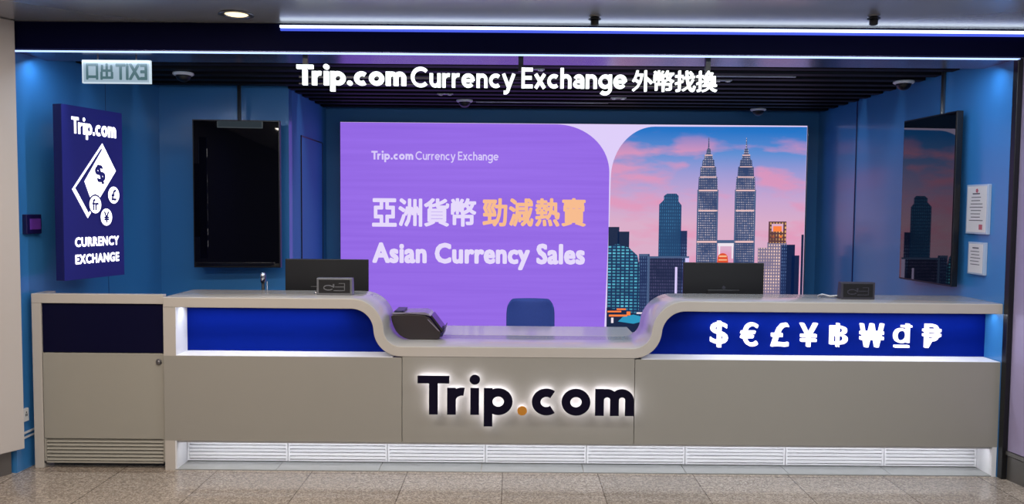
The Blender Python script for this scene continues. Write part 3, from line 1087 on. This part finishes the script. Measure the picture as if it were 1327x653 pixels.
# pictured buildings
wm = {
    'tower': window_mat('pictured_tower_glass', srgb(44, 62, 104), srgb(206, 196, 208), 0.018, 0.024, 0.006, -0.1, srgb(110, 130, 172)),
    'dome': window_mat('pictured_teal_tower', srgb(22, 62, 104), srgb(60, 122, 168), 0.022, 0.034, 0.008, 0.2),
    'near': window_mat('pictured_near_block', srgb(14, 44, 84), srgb(96, 196, 220), 0.045, 0.032, 0.009, -0.1, srgb(24, 84, 130)),
    'mid': window_mat('pictured_mid_block', srgb(22, 40, 84), srgb(110, 140, 190), 0.020, 0.034, 0.008, 0.1),
    'slab': window_mat('pictured_dark_slab', srgb(18, 30, 66), srgb(120, 112, 160), 0.018, 0.034, 0.008, 0.1),
    'pale': window_mat('pictured_pale_tower', srgb(120, 110, 140), srgb(252, 214, 196), 0.026, 0.032, 0.008, -0.2),
    'gold': window_mat('pictured_gold_crown', srgb(90, 56, 60), srgb(255, 196, 120), 0.03, 0.04, 0.010, -0.2),
    'night': window_mat('pictured_night_block', srgb(8, 26, 66), srgb(50, 90, 150), 0.02, 0.05, 0.012, 0.4),
}
M['p_dark'] = emit('pictured_dark', srgb(14, 32, 66), 1)
M['p_white'] = emit('pictured_white_light', srgb(238, 226, 236), 1)
M['p_pinkish'] = emit('pictured_lit_ring', srgb(232, 190, 190), 1)
M['p_orange'] = emit('pictured_orange_light', srgb(255, 130, 60), 1)
M['p_red'] = emit('pictured_red_dome', srgb(222, 78, 40), 1)
M['p_teal'] = emit('pictured_teal_roof', srgb(40, 150, 190), 1)
M['p_band'] = emit('pictured_bridge', srgb(70, 92, 130), 1)


def rects(rs, y):
    mb_ = MB()
    for xa, ya, xb, yb in rs:
        mb_.add([(px, y, pz) for px, pz in P2((xa, yb), (xb, yb), (xb, ya), (xa, ya))], [(0, 1, 2, 3)])
    return mb_


# second row of buildings
rects([(788, 293, 802, 440), (800, 299, 815, 440)], y3).build('pictured_building', M['p_dark'], pic, fix=False)
b_ = flat(P2((853, 440), (853, 264), (859, 258), (859, 253), (863, 250), (875, 250), (878, 253), (878, 260), (882, 265), (882, 440)), y3).build('pictured_building', wm['dome'], pic, fix=False)
rects([(881, 298, 890, 440)], y3).build('pictured_building', wm['mid'], pic, fix=False)
rects([(982, 320, 994, 440)], y3).build('pictured_building', wm['pale'], pic, fix=False)
rects([(1017, 316, 1030, 440), (1026, 330, 1036, 440)], y3).build('pictured_building', wm['night'], pic, fix=False)
rects([(1038, 303, 1041, 440)], y3).build('pictured_building', M['p_dark'], pic, fix=False)
# twin towers with stepped crowns
for cx in (915.5, 964):
    pts = [(0.4, 178), (0.9, 192), (2.5, 193), (3.0, 199), (5, 200), (5.5, 206), (7.5, 207), (8.2, 215), (10, 216), (10.6, 228), (12, 229), (12.6, 245), (13.4, 246), (13.6, 440)]
    poly = [(cx - a, b) for a, b in pts][::-1] + [(cx + a, b) for a, b in pts]
    tw = flat(P2(*poly), y4).build('pictured_tower', wm['tower'], pic, fix=False)
    rects([(cx - 12.5, 245, cx + 12.5, 247), (cx - 10.5, 228, cx + 10.5, 229.5), (cx - 8, 215, cx + 8, 216.2), (cx - 13, 271, cx + 13, 273), (cx - 5, 200, cx + 5, 201.4), (cx - 13, 311, cx + 13, 313.5)], y5).build('light_ring', M['p_pinkish'], tw, fix=False)
    rects([(cx - 13.6, 245, cx - 11.6, 440), (cx + 11.6, 245, cx + 13.6, 440)], y5).build('shaded_edge', M['p_band'], tw, fix=False)
rects([(929, 310, 951, 314)], y5).build('pictured_bridge', M['p_band'], pic, fix=False)
rects([(930, 314, 951, 318), (931, 318, 933, 334), (948, 318, 950, 334)], y4).build('pictured_bridge_leg', M['p_white'], pic, fix=False)
pts = [(929, 341), (930, 333)] + [(936.5 + 6.5 * math.cos(a), 333 - 6 * math.sin(a)) for a in [PI - PI * i / 12 for i in range(13)]] + [(944, 341)]
flat(P2(*pts), y5).build('pictured_dome', M['p_red'], pic, fix=False)
rects([(931.5, 330, 941.5, 332), (931, 335, 942, 336.5)], y5 - 0.002).build('dome_light', M['led_orange'], pic, fix=False)
# ornate tower at the right
rects([(994, 313, 1019, 440)], y4).build('pictured_building', wm['pale'], pic, fix=False)
rects([(995, 289, 999, 314), (1014, 289, 1018, 314), (999, 299, 1014, 314), (995, 286, 1018, 289)], y5).build('pictured_crown', wm['gold'], pic, fix=False)
rects([(1001, 292, 1012, 299), (999, 304, 1003, 307), (1009, 304, 1013, 307)], y5).build('crown_light', M['p_orange'], pic, fix=False)
rects([(1012, 316, 1019, 440)], y5).build('shaded_edge', wm['mid'], pic, fix=False)
# near blocks at the left
pts = [(787, 440), (788, 318), (800, 315), (815, 320), (826, 330), (829, 345), (829, 440)]
flat(P2(*pts), y4).build('pictured_building', wm['near'], pic, fix=False)
rects([(828, 328, 842, 440)], y3).build('pictured_building', wm['mid'], pic, fix=False)
rects([(842, 331, 884, 440)], y4).build('pictured_building', wm['slab'], pic, fix=False)
rects([(828, 328, 840, 331), (842, 331, 893, 333.5), (839, 331, 842, 440)], y5).build('roof_line', M['p_band'], pic, fix=False)
rects([(875, 345, 878, 400), (888, 333, 893, 440)], y5).build('light_column', M['led_logo'], pic, fix=False)
flat(P2((787, 440), (787, 398), (812, 402), (840, 412), (862, 440)), y5).build('pictured_street', M['p_dark'], pic, fix=False)
rects([(788, 402, 806, 404), (790, 407, 814, 409.5), (800, 399, 812, 401), (813, 403, 818, 408)], y5 - 0.002).build('street_light', M['p_orange'], pic, fix=False)
flat(P2((802, 416), (808, 410), (822, 407), (834, 410), (838, 415), (822, 419)), y5 - 0.002).build('pictured_roof', M['p_teal'], pic, fix=False)
rects([(793, 411, 796, 418), (826, 404, 838, 406)], y5 - 0.002).build('street_lamp_light', M['p_white'], pic, fix=False)


# big wall screens hanging from poles
def tv(name_label, loc, rz, w_, h_, pole_top, pole_x, depth=0.05):
    t_ = thing('television', name_label, 'screen', loc, rz, 'black portrait screens hung from ceiling poles')
    MB().box(-w_ / 2, w_ / 2, 0.0, depth, 0, h_).build('casing', M['black_frame'], t_, world=False, bevel=0.003)
    MB().box(-w_ / 2 + 0.010, w_ / 2 - 0.010, -0.003, 0.0, 0.012, h_ - 0.010).build('screen', M['tv'], t_, world=False)
    MB().box(-0.20, 0.20, depth, depth + 0.04, h_ * 0.35, h_ * 0.65).build('mount', M['steel'], t_, world=False)
    MB().tube([(pole_x, depth + 0.055, h_ * 0.4), (pole_x, depth + 0.055, pole_top)], 0.016, 14).build('pole', M['steel'], t_, world=False)
    return t_


tv('black portrait screen on the left, hung in front of the blue wall', (-2.309, 6.80, 1.207), math.radians(3.5), 0.716, 1.234, 1.64, 0.0)
tv('black portrait screen on the right, reflecting the pictured skyline', (3.058, 6.00, 1.199), math.radians(-87.0), 0.69, 1.226, 1.65, 0.0, depth=0.045)

# illuminated sign on the left wall
SW, SH = 0.545, 1.150
sgn = thing('illuminated_sign', 'tall navy illuminated sign with banknote and coins symbol on the left wall', 'sign', (-2.925, 5.28, 1.225), math.radians(75.5))
MB().box(0, SW, 0.001, 0.065, 0, SH).build('casing', M['sign_side'], sgn, world=False, bevel=0.002)
face = MB().box(0.0, SW, -0.004, 0.001, 0, SH).build('face', M['sign_body'], sgn, world=False)
MB().prism([(0.38, 0.2), (0.52, 0.2), (0.52, 0.9), (0.38, 0.9)], 0.065, 0.31).build('wall_mount', M['sign_side'], sgn, world=False)
U = lambda u, v: (u * SW, (1 - v) * SH)
yf = -0.006
mb = MB()
e1 = stroke_word(MB(), 'Trip.com', 0, 0, 1, 1, 0.20, 0, 1) - 0.085
a = U(0.15, 0.158)
cp = 0.095 * SH
stroke_word(mb, 'Trip.com', a[0], a[1], cp, 0.735 * SW / e1 / cp, 0.20, yf, yf + 0.002)
mb.build('logo_text', M['sign_white'], face, world=False, fix=False)
# banknote outline and its filled part
outer = [U(0.643, 0.198), U(0.872, 0.358), U(0.376, 0.645), U(0.135, 0.478)]


def inset(poly, d_):
    c_ = Vector((sum(p[0] for p in poly) / 4, sum(p[1] for p in poly) / 4))
    return [tuple(c_ + (Vector(p) - c_) * (1 - d_)) for p in poly]


inner = inset(outer, 0.13)
ob = MB()
for i in range(4):
    q = (i + 1) % 4
    ob.add([(outer[i][0], yf, outer[i][1]), (outer[q][0], yf, outer[q][1]), (inner[q][0], yf, inner[q][1]), (inner[i][0], yf, inner[i][1])], [(0, 1, 2, 3)])
ob.build('banknote_outline', M['sign_white'], face, world=False, fix=False)
fil = [U(0.640, 0.236), U(0.822, 0.360), U(0.555, 0.515), U(0.505, 0.50), U(0.430, 0.53), U(0.335, 0.43)]
flat(fil, yf).build('banknote_fill', M['sign_white'], face, world=False, fix=False)
a = U(0.60, 0.385)
text_mb('$', (a[0] - 0.042, a[0] + 0.042, a[1] - 0.070, a[1] + 0.070), bold=0.005, y0=yf - 0.001, rot=0.35).build('currency_symbol', M['sign_body'], face, world=False, fix=False)
for sy, u_, v_ in (('£', 0.825, 0.506), ('fr', 0.505, 0.565), ('¥', 0.690, 0.640)):
    a = U(u_, v_)
    ring = [(a[0] + 0.064 * math.cos(2 * PI * i / 32), a[1] + 0.070 * math.sin(2 * PI * i / 32)) for i in range(32)]
    disc = [(a[0] + 0.053 * math.cos(2 * PI * i / 32), a[1] + 0.059 * math.sin(2 * PI * i / 32)) for i in range(32)]
    flat(ring, yf - 0.0006).build('coin_rim', M['sign_body'], face, world=False, fix=False)
    cn = flat(disc, yf - 0.0012).build('coin', M['sign_white'], face, world=False, fix=False)
    hw = 0.025 if sy != 'fr' else 0.030
    text_mb(sy, (a[0] - hw, a[0] + hw, a[1] - 0.039, a[1] + 0.039), bold=0.003, y0=yf - 0.002).build('currency_symbol', M['sign_body'], cn, world=False, fix=False)
for wd, v0, v1 in (('CURRENCY', 0.755, 0.812), ('EXCHANGE', 0.855, 0.912)):
    a, b = U(0.165, v1), U(0.905, v0)
    text_mb(wd, (a[0], b[0], a[1], b[1]), bold=0.0032, y0=yf, space=1.12).build('caption', M['sign_white'], face, world=False, fix=False)

# main sign below the fascia
sg = thing('shop_sign', 'white glowing shop sign lettering hanging below the dark fascia', 'sign', (-0.045, 5.25, 2.70))
SY0, SY1 = 5.235, 5.262
mb = MB()
e1 = stroke_word(MB(), 'Trip.com', 0, 0, 1, 1, 0.215, 0, 1) - 0.085
cp = 0.128
stroke_word(mb, 'Trip.com', -1.389, 2.502, cp, (1.389 - 0.688) / e1 / cp, 0.215, SY0, SY1)
mb.build('brand_lettering', M['sign_glow'], sg, fix=False)
mb = MB()
e2 = stroke_word(MB(), 'Currency Exchange', 0, 0, 1, 1, 0.168, 0, 1) - 0.085
stroke_word(mb, 'Currency Exchange', -0.657, 2.494, cp, (0.727 + 0.657) / e2 / cp, 0.168, SY0, SY1)
mb.build('english_lettering', M['sign_glow'], sg, fix=False)
for i, c_ in enumerate('外幣找換'):
    xa = 0.762 + i * 0.1375
    text_mb(c_, (xa, xa + 0.131, 2.478, 2.612), bold=0.0022, y0=SY0, y1=SY1).build('chinese_character', M['sign_glow'], sg, fix=False)
for x in (-1.333, 0.047, 1.245):
    MB().box(x - 0.016, x + 0.016, 5.24, 5.27, 2.60, 2.69).build('bracket', M['black_frame'], sg)
MB().box(-1.38, 1.30, 5.266, 5.276, 2.550, 2.562).box(-1.38, 1.30, 5.266, 5.276, 2.510, 2.518).build('rail', M['black_frame'], sg)

# reflection of an exit sign, built as a glowing plate with reversed lettering
ex = thing('exit_sign_reflection', 'pale mirror image of an exit sign at the top left, built as a hanging plate', 'sign', (-2.578, 5.32, 2.51))
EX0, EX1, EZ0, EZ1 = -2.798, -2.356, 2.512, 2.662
MB().box(EX0 + 0.004, EX1 - 0.004, 5.312, 5.328, EZ0 + 0.004, EZ1 - 0.004).build('plate', M['exit_reflection_plate'], ex)
MB().box(EX0, EX1, 5.308, 5.332, EZ0, EZ0 + 0.008).box(EX0, EX1, 5.308, 5.332, EZ1 - 0.008, EZ1).box(EX0, EX0 + 0.008, 5.308, 5.332, EZ0, EZ1).box(EX1 - 0.008, EX1, 5.308, 5.332, EZ0, EZ1).build('frame', M['exit_reflection_edge'], ex)
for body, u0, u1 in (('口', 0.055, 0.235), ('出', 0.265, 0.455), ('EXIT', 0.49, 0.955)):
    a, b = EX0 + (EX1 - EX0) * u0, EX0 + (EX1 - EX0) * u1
    text_mb(body, (a, b, EZ0 + 0.022, EZ1 - 0.022), bold=0.004, y0=5.3105, mirror=True).build('lettering', M['exit_reflection_text'], ex, fix=False)
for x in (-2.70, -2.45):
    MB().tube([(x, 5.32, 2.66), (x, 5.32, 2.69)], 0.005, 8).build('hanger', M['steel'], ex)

# ================================================================ SMALL THINGS ON WALLS AND CEILING
SP = math.atan2(0.12, 1.9)          # angle of the left wall
WL = lambda y: -3.165 + (y - 5.12) * 0.12 / 1.9
WR = lambda y: 3.172 - (y - 5.16) * 0.017 / 3.26

t = thing('control_panel', 'small purple-faced control panel on the left wall beside the tall sign', 'control panel', (WL(5.30), 5.30, 1.53), PI / 2 - SP)
MB().box(-0.075, 0.075, -0.030, 0.004, 0, 0.128).build('casing', M['navy_box'], t, world=False, bevel=0.004)
MB().box(-0.045, 0.060, -0.033, -0.030, 0.030, 0.100).build('face_plate', M['purple_box'], t, world=False)
t = thing('control_panel', 'tiny dark switch box on the wall just right of the tall sign', 'control panel', (WL(6.05), 6.05, 1.62), PI / 2 - SP)
MB().box(-0.05, 0.05, -0.028, 0.003, 0, 0.085).build('casing', M['navy_box'], t, world=False, bevel=0.003)
MB().box(-0.02, 0.03, -0.031, -0.028, 0.025, 0.06).build('face_plate', M['purple_box'], t, world=False)

for y, z, h_, lab in ((5.115, 0.315, 0.085, 'white socket low on the blue wall edge, left of the gate'),):
    t = thing('wall_socket', lab, 'socket', (WL(5.20), 5.20, z), PI / 2 - SP)
    MB().box(-0.026, 0.026, -0.014, 0.002, 0, h_).build('plate', M['socket'], t, world=False, bevel=0.003)
    MB().box(-0.008, -0.003, -0.016, -0.0135, 0.035, 0.05).box(0.003, 0.008, -0.016, -0.0135, 0.035, 0.05).box(-0.003, 0.003, -0.016, -0.0135, 0.055, 0.065).build('pin_hole', M['black'], t, world=False)
t = MB().box(-3.168, -3.148, 5.125, 5.29, 0.235, 0.247).box(-3.168, -3.148, 5.125, 5.29, 0.205, 0.215).build('cable_trunking', M['socket'])
tag(t, 'two short white trunking strips below the socket left of the gate', 'trunking')

# framed certificates on the right wall
for y, z, w_, h_, lab, nl in ((5.50, 1.575, 0.25, 0.335, 'larger framed certificate on the right wall, above the other', 9),
                              (5.49, 1.300, 0.19, 0.220, 'smaller framed notice on the right wall, below the larger certificate', 6)):
    t = thing('framed_certificate', lab, 'certificate', (WR(y), y, z), math.radians(-89.7), 'framed papers on the right wall')
    MB().box(-w_ / 2, w_ / 2, -0.024, 0.0, 0, h_).build('frame', M['acrylic'], t, world=False, bevel=0.003)
    pp_ = MB().box(-w_ / 2 + 0.014, w_ / 2 - 0.014, -0.0255, -0.024, 0.012, h_ - 0.012).build('paper', M['paper'], t, world=False)
    ln_ = MB()
    for q in range(nl):
        zz = h_ * (0.80 - 0.60 * q / nl)
        hw = w_ * (0.20 if q == 0 else random.uniform(0.24, 0.34))
        ln_.box(-hw, hw * random.uniform(0.6, 1), -0.0262, -0.0256, zz, zz + (0.005 if q else 0.009))
    ln_.build('printed_lines', M['ink'], pp_, world=False)
    if nl == 9:
        MB().prism([(0.016 * math.cos(2 * PI * q / 5 * 1) * 1, h_ - 0.042 + 0.016 * math.sin(2 * PI * q / 5)) for q in range(5)], -0.0262, -0.0256).build('emblem', M['red_ink'], pp_, world=False)
        MB().box(0.035, 0.075, -0.0262, -0.0256, 0.03, 0.065).build('stamp', M['red_ink'], pp_, world=False)


# ceiling fittings of the concourse
t = thing('ceiling_downlight', 'round warm downlight in the grey concourse ceiling, top left', 'downlight', (-1.660, 4.915, 2.87))
MB().lathe([(0.098, 0.001), (0.104, -0.006), (0.098, -0.010), (0.070, -0.006), (0.070, 0.0)], n=32).build('rim', M['steel'], t, world=False)
MB().lathe([(0.068, -0.002), (0.06, -0.006), (0.01, -0.007)], n=32).build('lens', M['downlight'], t, world=False)
for x, y, lab in ((0.482, 4.90, 'black sprinkler head on the ceiling above the middle of the fascia'), (2.115, 4.83, 'black sprinkler head on the ceiling towards the right end')):
    t = thing('sprinkler', lab, 'sprinkler', (x, y, 2.87), 0, 'sprinkler heads on the concourse ceiling')
    MB().lathe([(0.036, 0.0), (0.036, -0.004), (0.020, -0.008)], n=24).build('escutcheon', M['steel'], t, world=False)
    MB().lathe([(0.024, -0.006), (0.024, -0.050), (0.014, -0.056)], n=20).build('body', M['black'], t, world=False)
    MB().lathe([(0.036, -0.014), (0.038, -0.017), (0.036, -0.020)], n=20).build('deflector', M['black_frame'], t, world=False)

# dome cameras and small lamps under the slats
for x, y, lab in ((-2.505, 6.21, 'white-rimmed dome camera under the slats at the left, beside the reflected exit sign'), (3.02, 6.33, 'white-rimmed dome camera under the slats at the right wall'),
                  (2.43, 8.10, 'small dome camera above the top right corner of the LED wall'), (-0.454, 7.62, 'purple-lit dome camera above the purple advert')):
    t = thing('dome_camera', lab, 'security camera', (x, y, 2.73), 0, 'dome cameras under the slats')
    s_ = 1.0
    MB().lathe([(0.075, 0), (0.078, -0.012), (0.066, -0.022), (0.060, -0.022)], n=28).build('housing', M['white'], t, world=False)
    MB().lathe([(0.056 * math.cos(a_), -0.020 - 0.050 * math.sin(a_)) for a_ in (0, 0.3, 0.6, 0.9, 1.2, 1.5)], n=28).build('dome', M['black_frame'], t, world=False)
for x, y, lab in ((0.155, 5.90, 'tiny pair of ceiling spots above the first word of the sign'), (-0.60, 7.20, 'tiny ceiling spots behind the sign, left of the purple dome camera'),
                  (1.62, 6.33, 'tiny ceiling spots right of the Chinese characters of the sign'), (0.95, 7.38, 'tiny ceiling spots below the Chinese characters of the sign')):
    t = thing('ceiling_spot', lab, 'spotlight', (x, y, 2.73), 0, 'small spots between the slats')
    MB().box(-0.07, 0.07, -0.018, 0.018, -0.010, 0.0).build('housing', M['steel'], t, world=False, bevel=0.002)
    for dx in (-0.04, 0.04):
        MB().lathe([(0.017, -0.010), (0.020, -0.016), (0.012, -0.018)], cx=dx, n=14).build('lamp', M['white'], t, world=False)
# bright metal rails between the slats
for x0, x1, y, lab in ((1.15, 2.12, 6.15, 'pale rail under the slats right of the shop sign'), (-0.35, 0.90, 7.74, 'pale rail under the slats above the LED advert')):
    o = MB().box(x0, x1, y - 0.008, y + 0.008, 2.722, 2.730).build('ceiling_rail', M['steel'])
    tag(o, lab, 'rail')
